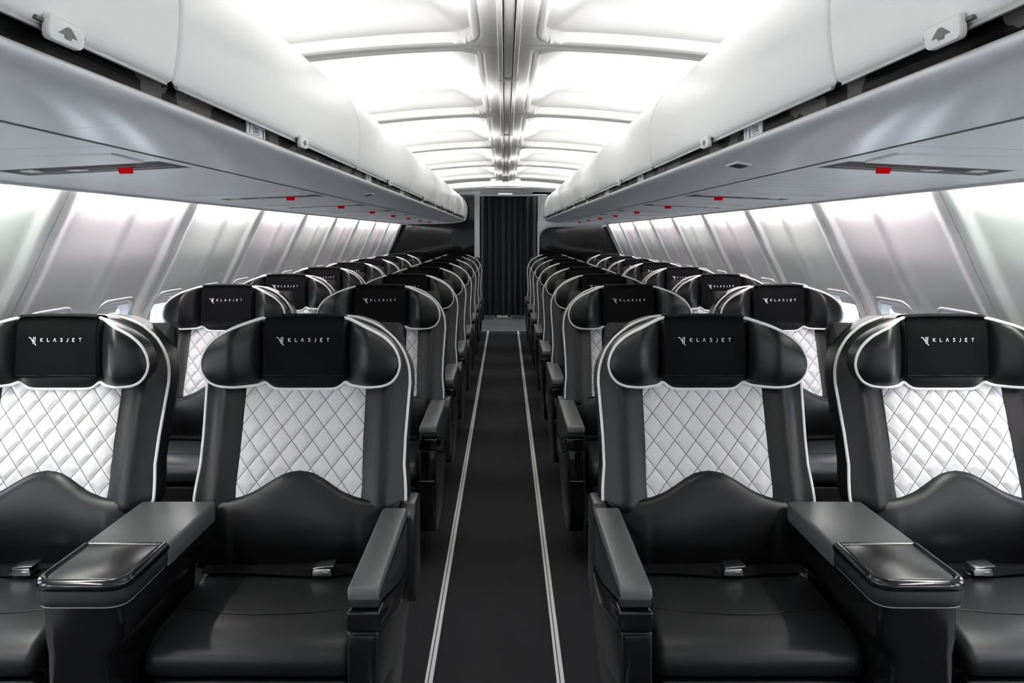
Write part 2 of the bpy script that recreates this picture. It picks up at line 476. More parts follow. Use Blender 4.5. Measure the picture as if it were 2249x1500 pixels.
for f_ in F:
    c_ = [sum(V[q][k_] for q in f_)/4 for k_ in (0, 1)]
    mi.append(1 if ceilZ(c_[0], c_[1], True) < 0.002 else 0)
struct(obj('ceiling', V, F, [M['ceiling'], M['ceiling_frame_shade']], ang=50, mi=mi))
# end panel, curving down to the header
V, F = grid(14, 41, lambda i, j: ((j-20)/20*1.12, 9.36+i/13*1.6, HC+0.655-0.085*((j-20)/20*1.12)**2*(1-i/13*0.6)-0.022*sm(0, 0.35, i/13)-0.012*i/13))
struct(obj('ceiling_end', V, F, M['ceiling'], ang=50))
g = G(); g.box(-0.24, 0.26, 9.95, 10.2, HC+0.608, HC+0.622, 0.003); tag(g.build('ceiling_vent', M['bar']), 'pale grey slot vent in the ceiling above the curtain', 'vent')
# centre rail
g = G(); cx = CEIL_X+0.002
g.box(cx-0.037, cx-0.020, Y_FRONT, 9.30, HC+0.632, HC+0.668, 0.002); g.box(cx+0.020, cx+0.037, Y_FRONT, 9.30, HC+0.632, HC+0.668, 0.002)
tr = struct(g.build('trim_4', M['rail']))
g = G(); g.box(cx-0.016, cx+0.016, Y_FRONT, 9.28, HC+0.640, HC+0.668, 0.003)
for yy in (1.9, 3.15, 4.9, 6.6, 8.2):
    g.box(cx-0.040, cx+0.040, yy, yy+0.012, HC+0.630, HC+0.66, 0.001)
g.build('rail_cover', M['rail'], tr)
g = G(); g.box(cx-0.036, cx+0.036, Y_FRONT, 9.28, HC+0.646, HC+0.668); g.build('rail_channel', M['seam'], tr)
# cove side closing panels + cabin ends
for s, nm in ((-1, 'trim_5'), (1, 'trim_6')):
    g = G(); g.box(min(s*1.12, s*1.14), max(s*1.12, s*1.14), Y_FRONT, Y_END, 1.85, 2.25); struct(g.build(nm, M['ceiling']))
g = G(); g.box(-1.8, 1.8, Y_FRONT-0.06, Y_FRONT, 0, 2.3); struct(g.build('wall_front', M['wall']))
g = G(); g.box(-1.8, 1.8, 13.2, 13.26, 0, 2.3); struct(g.build('wall_galley', M['matteblack']))
for s, nm in ((-1, 'wall_galley_left'), (1, 'wall_galley_right')):
    g = G(); g.box(min(s*1.0, s*1.06), max(s*1.0, s*1.06), 11.2, 13.2, 0, 2.3); struct(g.build(nm, M['matteblack']))
g = G(); g.box(-1.1, 1.1, 11.1, 13.26, 2.1, 2.16); struct(g.build('ceiling_galley', M['matteblack']))

# underside service ceiling beneath the bins
def psuZ(X): return 1.573-0.018*(X-0.73)/0.655
for s, nm in ((-1, 'ceiling_left'), (1, 'ceiling_right')):
    g = G()
    # filler panels between the service units, with fine grooves
    cuts = []
    for k, d in enumerate(ROWS+[10.71]):
        a = (ROWS[k-1]-0.02) if k else Y_FRONT
        b = d-0.87
        n = max(1, round((b-a)/0.16)) if k else 6
        for q in range(n): cuts.append((a+(b-a)*q/n, a+(b-a)*(q+1)/n))
    cuts.append((10.71-0.87, Y_END))
    for a, b in cuts:
        if b-a < 0.03: continue
        P = [(0.742, psuZ(0.742)), (1.3705, psuZ(1.3705)), (1.3705, psuZ(1.3705)+0.003), (0.742, psuZ(0.742)+0.003)]
        g.add(*loft(P, a+0.0018, b-0.0018, 0.0008, 1, lambda p, q, t: (s*p, t, q)))
    # outer moulding along the wall
    P = round_poly([(1.372, 1.548), (1.392, 1.547), (1.396, 1.56), (1.38, 1.60), (1.372, 1.60)], 0.003, 2)
    g.add(*loft(P, Y_FRONT, Y_END, 0, 1, lambda p, q, t: (s*p, t, q)))
    struct(g.build(nm, M['psu']))
    g = G(); g.add(*loft([(0.742, psuZ(0.742)+0.0056), (1.3705, psuZ(1.3705)+0.0056), (1.3705, 1.60), (0.742, 1.60)], Y_FRONT, Y_END, 0, 1, lambda p, q, t: (s*p, t, q)))
    g.add(*loft([(1.372, 1.60), (1.46, 1.60), (1.46, 1.62), (1.372, 1.62)], Y_FRONT, Y_END, 0, 1, lambda p, q, t: (s*p, t, q)))
    g.add(*loft([(0.7325, 1.5735), (0.7415, 1.5732), (0.7415, 1.59), (0.7325, 1.59)], Y_FRONT, Y_END, 0, 1, lambda p, q, t: (s*p, t, q)))
    struct(g.build('trim_%d' % (7 if s < 0 else 8), M['slot']))

# wall wash lamps in the slot between the underside ceiling and the sidewall
SIDE = {-1: 'left', 1: 'right'}
ORD = ['first', 'second', 'third', 'fourth', 'fifth', 'sixth', 'seventh', 'eighth', 'ninth', 'tenth']
for s in (-1, 1):
    for k in range(-2, 8):
        a = SEAM0+k*PITCH+0.12; b = a+PITCH-0.24
        if b > 10.9: b = 10.9
        if a > 10.6: continue
        g = G(); g.add(*loft([(1.398, 1.583), (1.432, 1.583), (1.432, 1.598), (1.398, 1.598)], a, b, 0, 1, lambda p, q, t: (s*p, t, q)))
        mm = M['wash_rose'] if k % 2 == 0 else (M['wash_green'] if k < 0 else M['wash'])
        o = g.build('wall_light', mm)
        if k < -1: lb = 'white strip lamp over the %s sidewall, nearest the camera' % SIDE[s]
        else: lb = 'white strip lamp above %s sidewall, lighting the %s wall panel from front' % (SIDE[s], ORD[k+1])
        tag(o, lb, 'light', 'sidewall strip lamps')

# ================================================================== OVERHEAD BINS
DOOR = [(0.534, 1.648), (0.5265, 1.655), (0.521, 1.69), (0.517, 1.735), (0.517, 1.775), (0.523, 1.815), (0.535, 1.853), (0.553, 1.888), (0.578, 1.920), (0.612, 1.946), (0.655, 1.962), (0.70, 1.966)]
def bezier_sm(P, n=4): return [(v.x, v.y) for v in catmull([(a, b, 0) for a, b in P], n)]
DO = bezier_sm(DOOR, 3)
DPROF = DO+[(0.70, 1.950), (0.66, 1.945), (0.62, 1.930), (0.59, 1.905), (0.565, 1.870), (0.548, 1.830), (0.540, 1.78), (0.540, 1.70), (0.545, 1.66)]
VAL = [(0.5475, 1.624), (0.5425, 1.6215), (0.5395, 1.617), (0.5395, 1.6115), (0.543, 1.6065), (0.552, 1.601), (0.572, 1.594), (0.60, 1.5875), (0.635, 1.582), (0.675, 1.578), (0.705, 1.5755), (0.732, 1.574)]
VPROF = bezier_sm(VAL, 3)+[(0.732, 1.590), (0.60, 1.602), (0.556, 1.615)]
def strokes(segs, th, thick, f):
    """ribbons of small boxes; f(u,v,w)->xyz"""
    V = []; F = []
    for (u0, v0), (u1, v1) in segs:
        d = Vector((u1-u0, v1-v0)); L = d.length
        if L < 1e-7: continue
        d /= L; n = Vector((-d.y, d.x))*th/2; e = d*th*0.35
        c = [(u0-e.x+n.x, v0-e.y+n.y), (u0-e.x-n.x, v0-e.y-n.y), (u1+e.x-n.x, v1+e.y-n.y), (u1+e.x+n.x, v1+e.y+n.y)]
        k = len(V)
        for w_ in (0, thick): V += [f(a, b, w_) for a, b in c]
        F += [(k, k+1, k+2, k+3), (k+4, k+7, k+6, k+5)]+[(k+i, k+4+i, k+4+(i+1) % 4, k+(i+1) % 4) for i in range(4)]
    return V, F
def poly_segs(P): return list(zip(P, P[1:]))
DIG = {'7': [[(0, 1), (0.6, 1), (0.25, 0)]], '8': [[(0.3, 0.5), (0.02, 0.7), (0.1, 0.95), (0.5, 0.95), (0.58, 0.7), (0.3, 0.5), (0, 0.28), (0.1, 0.02), (0.5, 0.02), (0.6, 0.28), (0.3, 0.5)]],
       '9': [[(0.58, 0.65), (0.3, 0.45), (0.02, 0.65), (0.1, 0.95), (0.5, 0.97), (0.6, 0.65), (0.5, 0.15), (0.1, 0.02)]], '1': [[(0.1, 0.8), (0.35, 1), (0.35, 0)]],
       '0': [[(0.05, 0.25), (0.05, 0.75), (0.3, 1), (0.55, 0.75), (0.55, 0.25), (0.3, 0), (0.05, 0.25)]],
       '2': [[(0, 0.8), (0.3, 1), (0.6, 0.8), (0, 0), (0.6, 0)]], '3': [[(0, 0.9), (0.3, 1), (0.6, 0.8), (0.3, 0.55), (0.6, 0.25), (0.3, 0), (0, 0.1)]], '4': [[(0.45, 0), (0.45, 1), (0, 0.3), (0.6, 0.3)]]}
for s in (-1, 1):
    for i in range(len(BIN_Y)-1):
        a, b = BIN_Y[i], BIN_Y[i+1]
        if i == 0: lb = 'white overhead bin behind the camera, %s side' % SIDE[s]
        else: lb = 'white overhead bin with rounded door on the %s, %s from the front' % (SIDE[s], ORD[i-1])
        t = thing('overhead_bin', lb, 'overhead bin', (s*0.8, a, 1.6), 'white overhead bins along the cabin')
        ox, oy, oz = s*0.8, a, 1.6
        f = lambda p, q, tt: (s*p-ox, tt-oy, q-oz)
        g = G(); g.add(*loft(DPROF, a+0.0025, b-0.0025, 0.011, 5, f)); d = g.build('door', M['bin'], t, 40)
        # lower metal edge of the door
        g = G(); g.add(*loft([(0.5305, 1.643), (0.535, 1.643), (0.540, 1.650), (0.532, 1.650)], a+0.02, b-0.02, 0, 1, f)); g.build('door_edge', M['rail'], d)
        g = G(); g.add(*loft(VPROF, a+0.0006, b-0.0006, 0.0006, 1, f)); v = g.build('valance', M['valance'], t, 40)
        g = G(); g.add(*loft([(0.549, 1.603), (0.549, 1.668), (0.556, 1.668), (0.556, 1.603)], a, b, 0, 1, f)); g.build('fascia', M['veneer'], t)
        # housing behind
        g = G(); g.add(*loft([(0.558, 1.602), (0.74, 1.595), (1.12, 1.60), (1.12, 1.900), (0.72, 1.905), (0.62, 1.900), (0.575, 1.86), (0.558, 1.80)], a, b, 0, 1, f)); g.build('housing', M['bin'], t)
        if i:
            lc = (a+b)/2 if i > 1 else 0.914
            pl = round_poly([(lc-0.037, 1.660), (lc-0.037, 1.632), (lc+0.037, 1.632), (lc+0.037, 1.660)], [0.002, 0.011, 0.011, 0.002], 4)
            V, F = loft(pl, 0.5165, 0.5265, 0.002, 2, lambda p, q, tt: (s*(tt-(q-1.646)*0.1)-ox, p-oy, q-oz))
            lt = obj('latch', V, F, M['bin'], t)
            tri = [(-0.020, -0.004), (-0.004, 0.006), (0.004, 0.006), (0.020, -0.004), (0.008, -0.004), (0.006, -0.008), (-0.006, -0.008), (-0.008, -0.004)]
            V, F = loft([(lc+p, 1.646+q) for p, q in tri], 0.5158, 0.518, 0, 1, lambda p, q, tt: (s*(tt-(q-1.646)*0.1)-ox, p-oy, q-oz))
            obj('arrow_mark', V, F, M['grey_ink'], lt)
            g = G(); g.add(*loft([(lc-0.050, 1.6495), (lc+0.050, 1.6495), (lc+0.050, 1.654), (lc-0.050, 1.654)], 0.5235, 0.529, 0, 1, lambda p, q, tt: (s*tt-ox, p-oy, q-oz)))
            g.build('latch_bar', M['steel_dark'], lt)
        # row number plates whose row lies under this bin
        for k, rd in enumerate(ROWS):
            pc = rd-0.62 if k else 1.70
            if not (a <= pc < b) : continue
            P = round_poly([(pc-0.062, 1.6225), (pc+0.062, 1.6225), (pc+0.062, 1.6500), (pc-0.062, 1.6500)], 0.003, 3)
            V, F = loft(P, 0.5465, 0.549, 0, 1, lambda p, q, tt: (s*tt-ox, p-oy, q-oz))
            pt = obj('row_number_plate', V, F, M['placard'], t)
            num = str(7+k)
            fx = lambda u, v, w_: (s*(0.5463-w_)-ox, pc-s*u-oy, 1.6365+v-oz)
            sg = []
            for q, ch in enumerate(num):
                for st in DIG[ch]:
                    u0 = -0.050+q*0.011 if s < 0 else -0.050+q*0.011
                    sg += poly_segs([(u0+0.012*(p if s < 0 else p), -0.009+0.018*r) for p, r in st])
            V, F = strokes(sg, 0.003, 0.0004, fx); obj('row_number', V, F, M['ink'], pt)
            sg = []
            o0 = -0.018 if s < 0 else 0.006
            for q in range(3): sg += poly_segs([(o0+q*0.011, -0.004), (o0+q*0.011, 0.006), (o0+q*0.011+0.008, 0.007), (o0+q*0.011+0.008, -0.003)])
            sg += poly_segs([(o0-0.003, -0.005), (o0+0.036, -0.004), (o0+0.034, -0.009), (o0+0.002, -0.010), (o0-0.003, -0.005)])
            sg += poly_segs([(o0-0.008, -0.002), (o0-0.004, 0.010), (o0+0.004, 0.010)])
            V, F = strokes(sg, 0.0012, 0.0004, fx)
            p0 = 0.048 if s < 0 else -0.018
            V2, F2 = strokes([((p0, -0.010), (p0, 0.002))], 0.007, 0.0004, fx); n = len(V); V += V2; F += [tuple(q+n for q in ff) for ff in F2]
            V2, F2 = strokes([((p0, 0.005), (p0, 0.009))], 0.004, 0.0004, fx); n = len(V); V += V2; F += [tuple(q+n for q in ff) for ff in F2]
            obj('seat_pictogram', V, F, M['ink'], pt)
    # end trim of the bin run
    f = lambda p, q, tt: (s*p, tt, q)
    OUT = [(1.38, 1.553), (0.95, 1.560), (0.74, 1.566), (0.66, 1.575), (0.58, 1.590), (0.538, 1.612), (0.519, 1.66), (0.509, 1.735), (0.510, 1.78), (0.517, 1.82), (0.53, 1.858), (0.548, 1.893), (0.574, 1.926), (0.61, 1.953), (0.66, 1.970), (1.10, 1.97), (1.38, 1.70)]
    g = G(); g.add(*loft(OUT, 10.60, 10.68, 0.008, 3, f))
    tag(g.build('bin_end_cap', M['bin'], None, 40), 'white rounded end cap closing the %s run of overhead bins' % SIDE[s], 'end cap', 'bin end caps')
    g = G(); g.add(*loft([(p, q) for p, q in DO]+[(0.70, 1.94), (0.6, 1.64)], 10.383, 10.598, 0.003, 2, f)); g.add(*loft(VPROF, 10.383, 10.598, 0, 1, f))
    tag(g.build('bin_filler_panel', M['bin'], None, 40), 'narrow white curved filler panel between last bin and end cap, %s side' % SIDE[s], 'panel', 'bin filler panels')
# small grille vents on the valance
for s, ys_ in ((1, (1.69*1.0, )), (-1, (3.98,))):
    pass
def val_vent(s, y):
    t = thing('valance_vent', 'small dark slotted outlet in the grey bin underside, %s' % ('right side' if s > 0 else 'left side'), 'vent', (s*0.60, y, 1.586))
    sl = 0.19
    def bx(x0, x1, y0, y1, z0, z1, nm, m):
        P = [(x0, z0), (x1, z0), (x1, z1), (x0, z1)]
        V, F = loft(P, y0, y1, 0, 1, lambda p, q, tt: (s*p, tt, q-sl*p)); obj(nm, V, F, m, t)
    bx(-0.018, 0.018, -0.050, 0.050, -0.0025, 0.002, 'frame', M['valance'])
    bx(-0.014, 0.014, -0.034, 0.034, -0.0035, -0.002, 'grille', M['matteblack'])
val_vent(1, 1.98); val_vent(-1, 3.42)

# ================================================================== SERVICE UNITS
for s in (-1, 1):
    for k, rd in enumerate(ROWS):
        a, b = rd-0.87, rd-0.02
        t = thing('passenger_service_unit', 'grey service panel with red tag in the %s underside, above the %s row' % (SIDE[s], ORD[k]), 'service panel', (s*1.06, rd-0.45, 1.573), 'service panels under the bins')
        ox, oy, oz = s*1.06, rd-0.45, 1.573
        y0 = rd-0.43
        f = lambda x, y, z: (s*x-ox, y-oy, z-oz)
        # slot outline (plan), slightly skewed
        sl = [(0.772, y0-0.155), (1.215, y0-0.06), (1.225, y0+0.11), (0.765, y0+0.02)]
        g = G()
        def plate(P, z0, z1):
            n = len(P); V = [f(x, y, psuZ(x)+z0) for x, y in P]+[f(x, y, psuZ(x)+z1) for x, y in P]
            F = [tuple(range(n)), tuple(range(2*n-1, n-1, -1))]+[(i, i+n, (i+1) % n+n, (i+1) % n) for i in range(n)]
            g.add(V, F)
        gp = 0.002
        plate([(0.742, a+gp), (1.3705, a+gp), (1.3705, y0-0.06), sl[1], sl[0], (0.742, y0-0.155)], 0, 0.003)
        plate([(0.742, y0-0.155), sl[0], sl[3], (0.742, y0+0.02)], 0, 0.003)
        plate([sl[1], (1.3705, y0-0.06), (1.3705, y0+0.11), sl[2]], 0, 0.003)
        plate([(0.742, y0+0.02), sl[3], sl[2], (1.3705, y0+0.11), (1.3705, b-0.21), (0.742, b-0.21)], 0, 0.003)
        plate([(0.742, b-0.206), (1.3705, b-0.206), (1.3705, b-0.105), (0.742, b-0.105)], 0, 0.003)
        plate([(0.742, b-0.101), (1.3705, b-0.101), (1.3705, b-gp), (0.742, b-gp)], 0, 0.003)
        g.build('panel', M['psu'], t)
        g = G(); plate([(0.79, y0-0.33), (1.23, y0-0.33), (1.205, y0-0.085), (0.80, y0-0.168)], -0.004, 0.001); g.build('hatch', M['psu'], t)
        g = G(); plate([(0.76, y0-0.16), (1.23, y0-0.07), (1.24, y0+0.12), (0.755, y0+0.03)], 0.0015, 0.005); sb = g.build('slot', M['slot'], t)
        g = G()
        plate([(0.80, y0-0.085), (1.19, y0+0.005), (1.195, y0+0.017), (0.80, y0-0.073)], -0.001, 0.002)
        plate([(0.79, y0-0.045), (1.20, y0+0.045), (1.205, y0+0.065), (0.79, y0-0.02)], -0.0005, 0.002)
        g.build('bar', M['slot_bar'], t)
        for cx_ in (1.02, 1.13):
            g = G(); plate([(cx_, y0-0.03), (cx_+0.035, y0-0.023), (cx_+0.03, y0+0.012), (cx_-0.005, y0+0.004)], -0.002, 0.004)
            g.build('clip', M['clear'], t)
        g = G(); V = [f(0.885, y0-0.05, psuZ(0.9)+0.005), f(0.925, y0-0.042, psuZ(0.9)+0.005), f(0.923, y0-0.03, psuZ(0.9)-0.015), f(0.887, y0-0.038, psuZ(0.9)-0.015)]
        V += [(p[0], p[1]+0.003, p[2]+0.002) for p in V]
        g.add(V, [(0, 1, 2, 3), (4, 7, 6, 5), (0, 4, 5, 1), (1, 5, 6, 2), (2, 6, 7, 3), (3, 7, 4, 0)])
        rt = g.build('red_tag', M['red'], t)
        rt['label'] = 'red hanging tag'

# ================================================================== REAR PARTITION
BD = 10.95
def wall_out(z0, z1, n=16, off=0.0): return [(wallX(z0+(z1-z0)*k/n)+off, z0+(z1-z0)*k/n) for k in range(n+1)]
# left: full lacquered bulkhead
P = [(0.41, 0.0)]+wall_out(0, 1.60)+[(1.12, 1.98), (0.41, 1.98)]
V, F = loft(P, BD, BD+0.04, 0, 1, lambda p, q, t: (-p, t, q)); struct(obj('wall_rear_left', V, F, M['mirrorblack']))
# right: white frame and lacquered panel with a rounded upper corner
P = [(0.475, 0.0)]+wall_out(0, 1.60)+[(1.12, 1.98), (0.475, 1.98)]
V, F = loft(P, BD+0.012, BD+0.05, 0, 1, lambda p, q, t: (p, t, q)); struct(obj('wall_rear_right', V, F, M['trim']))
P = round_poly([(0.495, 0.0)]+[(x-0.012, z) for x, z in wall_out(0, 1.525)]+[(0.495, 1.515)], [0]*18+[0.20], 8)
V, F = loft(P, BD, BD+0.02, 0, 1, lambda p, q, t: (p, t, q)); o = obj('partition_panel', V, F, M['mirrorblack']); tag(o, 'glossy black partition panel with rounded upper corner, right of the curtain', 'partition')
# post, header, mouldings
g = G(); g.box(-0.425, -0.362, BD-0.02, BD+0.10, 0, 1.985, 0.004); g.box(-0.375, -0.355, BD-0.03, BD+0.02, 0, 1.97, 0.003); struct(g.build('trim_9', M['trim']))
g = G(); g.box(-0.66, -0.345, BD-0.035, BD+0.06, 1.975, 2.02, 0.004); g.box(-0.64, -0.34, BD-0.05, BD+0.06, 2.0, 2.035, 0.004); struct(g.build('trim_10', M['trim']))
g = G(); g.box(0.468, 0.492, BD-0.02, BD+0.06, 0, 1.60, 0.003); struct(g.build('trim_11', M['trim']))
g = G(); g.box(-0.36, 0.40, BD-0.02, BD+0.25, 1.985, 2.06); struct(g.build('wall_header', M['bar']))
g = G(); g.box(-0.345, 0.60, BD+0.02, BD+0.06, 1.962, 1.986, 0.003); struct(g.build('trim_12', M['trim']))
g = G(); g.box(-0.09, 0.11, BD-0.03, BD-0.018, 1.983, 1.995); tag(g.build('header_sign', M['sign']), 'small lit white strip sign on header above the curtain', 'sign')
# curtain
def cur(i, j):
    u = i/180; v = j/14; x = -0.37+u*0.86; z = 1.965-v*1.715
    ph = u*2*PI*9.5; amp = 0.020+0.014*v
    yy = BD+0.15+amp*(math.sin(ph+0.6*math.sin(3.1*u*PI))+0.3*math.sin(2.3*ph+1.0))+0.006*math.sin(9*v+u*20)*v
    if v < 0.06: yy += 0.006*math.sin(ph*4)
    return (x+0.004*math.sin(ph*0.5+v*3), yy, z)
V, F = slab(181, 15, cur, lambda i, j: (cur(i, j)[0], cur(i, j)[1]+0.004, cur(i, j)[2]))
ct = obj('curtain', V, F, M['curtain'], ang=80); tag(ct, 'black pleated curtain closing the aisle at the far end', 'curtain')
g = G(); g.tube([(-0.40, BD+0.15, 1.968), (0.50, BD+0.15, 1.968)], 0.008); g.build('curtain_rail', M['bar'], ct)
# galley kick items seen below the curtain
t = thing('galley_vent_panel', 'low grey louvred panels on floor beyond the curtain hem', 'vent', (0, 12.95, 0))
for s in (-1, 1):
    V, F = loft([(-0.115, 0.004), (0.115, 0.004), (0.115, 0.14), (-0.115, 0.14)], -0.02, 0.02, 0, 1, lambda p, q, tt: (s*0.25-0.03+p*math.cos(-s*0.35)-tt*math.sin(-s*0.35)*1.0, tt*1.0-0.12+s*p*-0.35*-1*-1, q))
    lv = obj('louvre_panel', V, F, M['bar'], t)
    g = G()
    for q in range(4):
        zz = 0.022+q*0.026
        g.add([(s*0.25-0.03+a*0.10, -0.15-s*a*0.035+dy, zz+dz) for a in (-1, 1) for dy in (0, 0.008) for dz in (0, 0.010)],
              [(0, 1, 3, 2), (4, 6, 7, 5), (0, 4, 5, 1), (2, 3, 7, 6), (0, 2, 6, 4), (1, 5, 7, 3)])
    g.build('slat', M['steel_dark'], lv)
g = G(); g.box(-0.13, 0.06, -0.03, -0.01, 0.02, 0.14, 0.004); g.build('plate', M['trim'], t)
gl = bpy.data.lights.new('galley_lamp', 'AREA'); gl.size = 0.5; gl.energy = 6
gl.energy = 18
go = bpy.data.objects.new('galley_lamp', gl); COL.objects.link(go); go.location = (0, 12.2, 2.05); go['kind'] = 'helper'

# ================================================================== SEATS
def yb(z): return -0.041+(z-0.645)*0.315
WZ = [(0.585, 0.285), (0.60, 0.305), (0.625, 0.3125), (0.66, 0.311), (0.72, 0.304), (0.80, 0.305), (0.88, 0.309), (0.95, 0.3125), (0.98, 0.310), (1.00, 0.306), (1.028, 0.297), (1.055, 0.282), (1.078, 0.263), (1.10, 0.237), (1.121, 0.205), (1.135, 0.172), (1.145, 0.14), (1.149, 0.11), (1.151, 0.06)]
def wz(z): return interp(WZ, z)
def BF(x, z):
    w_ = wz(z); u = min(1, abs(x)/w_)
    bol = 0.026*math.exp(-((abs(x)-0.245)/0.042)**2)*(1-sm(1.0, 1.1, z))
    return yb(z)-bol+0.022*u**9
Z_B = [0.585, 0.592, 0.60, 0.612, 0.625, 0.65, 0.68, 0.72, 0.76, 0.80, 0.84, 0.88, 0.92, 0.95, 0.98, 1.0, 1.02, 1.035, 1.05, 1.065, 1.08, 1.095, 1.108, 1.118, 1.126, 1.132, 1.138, 1.142, 1.145, 1.147, 1.149, 1.151]
def zend(z):   # round the bottom edge of the back cushion
    return 0.02*(1-sm(0.585, 0.61, z))
def back_mesh():
    nu = 41
    us = [math.sin(PI/2*(k/20-1)) if True else 0 for k in range(nu)]
    fr = lambda i, j: (us[j]*wz(Z_B[i]), BF(us[j]*wz(Z_B[i]), Z_B[i])+zend(Z_B[i]), Z_B[i])
    def bk(i, j):
        z = Z_B[i]; return (us[j]*(wz(z)+0.004), yb(z)+0.10-0.03*abs(us[j])**6, z-0.004)
    return slab(len(Z_B), nu, fr, bk)
# a bulging side gusset gives the back its depth outside the piping
def gusset():
    path = [(-wz(z), z) for z in Z_B]+[(wz(z), z) for z in reversed(Z_B)]
    path = [p for p in path if p[1] > 0.59]
    V = []; F = []; n = 7
    N = len(path)
    for i, (x, z) in enumerate(path):
        a = Vector(path[max(0, i-1)]); b = Vector(path[min(N-1, i+1)]); tn = (b-a).normalized(); nr = Vector((-tn.y, tn.x))
        for k in range(n):
            q = k/(n-1); out = 0.012*math.sin(q*PI)*(1-sm(0.98, 1.08, z))-0.004*q
            y0 = BF(x, z)+0.004
            V.append((x+nr.x*out, y0+(0.085)*q, z+nr.y*out))
    for i in range(N-1):
        for k in range(n-1): F.append((i*n+k, (i+1)*n+k, (i+1)*n+k+1, i*n+k+1))
    return V, F
def pipe_back():
    zz = [0.588, 0.60]+[z for z in Z_B if z > 0.61]
    L = [Vector((-wz(z), BF(wz(z), z)-0.001, z)) for z in zz]; L[0].x += 0.0
    R = [Vector((-p.x, p.y, p.z)) for p in reversed(L)]
    return tube(L+R, 0.0048, 8)
# lumbar cushion with the curved upper edge
ZTOP = [(v.x, v.y) for v in catmull([(0, 0.711, 0), (0.042, 0.703, 0), (0.084, 0.682, 0), (0.126, 0.657, 0), (0.176, 0.638, 0), (0.22, 0.631, 0), (0.30, 0.626, 0)], 5)]
def ztop(x):
    return interp(ZTOP, abs(x))
# quilted centre panel
def hwq(z): return 0.182+0.0*(0.95-z)
def quilt():
    nx, nz = 73, 92
    def fr(i, j):
        z = 0.615+(0.965-0.615)*i/(nz-1); x = (j/(nx-1)*2-1)*(0.182+0.004*sm(0.8, 0.62, z))
        d = 1
        for sg in (1, -1):
            u = x/QX+sg*z/QZ; q = abs(u-round(u)); d = min(d, q)
        puff = 0.0075*(1-math.exp(-d*d/0.016))
        e = 1-max(abs(x)/0.186, 0)**14
        tuck = 1-sm(ztop(x)-0.005, ztop(x)+0.035, z)
        return (x, yb(z)-0.003-puff*e*(1-0.8*tuck)-0.004*e+0.001*tuck, z)
    def bk(i, j):
        p = fr(i, j); return (p[0], yb(p[2])+0.012, p[2])
    return slab(nz, nx, fr, bk)
def lum():
    nx, nz = 57, 22
    def fr(i, j):
        x = (j/(nx-1)*2-1)*0.298; v = i/(nz-1); zt = ztop(x); z = 0.435+(zt-0.435)*v
        u = abs(x)/0.298
        y = yb(zt)-0.026+( -0.068-(yb(zt)-0.026))*sm(0, 1, 1-v)*0.9
        y -= 0.030*math.sin(PI*min(1, v*1.02))**0.8*(1-u**3)
        wr = 0.005*math.sin(abs(x)*95-z*120)*math.exp(-((u-0.86)/0.12)**2)*math.exp(-((v-0.5)/0.22)**2)
        y += 0.028*u**6+0.011*max(0, (v-0.93)/0.07)**2+wr
        if abs(x) > 0.19: y -= 0.012*(1-v)
        return (x, y, z)
    def bk(i, j):
        p = fr(i, j); return (p[0], yb(p[2])+0.09, p[2])
    return slab(nz, nx, fr, bk)
# headrest
HT = [(0, 1.160), (0.07, 1.159), (0.115, 1.156), (0.135, 1.153), (0.16, 1.145), (0.19, 1.134), (0.215, 1.122), (0.24, 1.108), (0.260, 1.092), (0.276, 1.074), (0.286, 1.055), (0.2915, 1.037), (0.293, 1.018)]
HB = [(0, 0.939), (0.06, 0.939), (0.09, 0.941), (0.105, 0.948), (0.122, 0.960), (0.140, 0.954), (0.16, 0.954), (0.20, 0.956), (0.23, 0.958), (0.250, 0.962), (0.268, 0.971), (0.280, 0.984), (0.288, 0.998), (0.293, 1.018)]
def smooth_tab(T, n=5): return [(v.x, v.y) for v in catmull([(a, b, 0) for a, b in T], n)]
HTs, HBs = smooth_tab(HT), smooth_tab(HB)
def ypip(x): return 0.037-0.059*sm(0.11, 0.21, abs(x))
def HF(x, z, v=None):
    a = abs(x)
    if v is None:
        zt, zb = interp(HTs, a), interp(HBs, a); m_, h = (zt+zb)/2, (zt-zb)/2
        v = max(-1, min(1, (z-m_)/max(h, 1e-5)))
    P = 0.020+0.014*sm(0.13, 0.20, a)
    P *= math.sqrt(max(0, 1-(a/0.2935)**5))
    gr = math.exp(-((a-0.133)/0.0085)**2)*0.030
    return ypip(x)-P*(1-abs(v)**3.4)**0.85+gr*(1-abs(v)**6)
def head():
    nc, nv = 101, 17
    xs_ = [0.293*math.sin(PI/2*(k/50-1)) for k in range(nc)]
    vs = [math.sin(PI/2*(k/8-1)) for k in range(nv)]
    def pt(i, j):
        x = xs_[i]; zt, zb = interp(HTs, abs(x)), interp(HBs, abs(x)); return x, (zt+zb)/2+vs[j]*(zt-zb)/2, vs[j]
    fr = lambda i, j: (pt(i, j)[0], HF(pt(i, j)[0], 0, pt(i, j)[2]), pt(i, j)[1])
    def bk(i, j):
        x, z, v = pt(i, j); k = math.sqrt(max(0, 1-(x/0.2935)**4)); return (x*1.003, ypip(x)+0.012+0.040*k*(1-abs(v)**4)**0.5+0.045*sm(0.11, 0.22, abs(x)), z)
    return slab(nc, nv, fr, bk)
def pipe_head():
    top = [(-a, b) for a, b in reversed(HTs)]+HTs[1:]
    bot = [(a, b) for a, b in reversed(HBs)][1:]+[(-a, b) for a, b in HBs[1:-1]]
    return tube([(x, ypip(x)-0.001, z) for x, z in top+bot], 0.0050, 8, True)
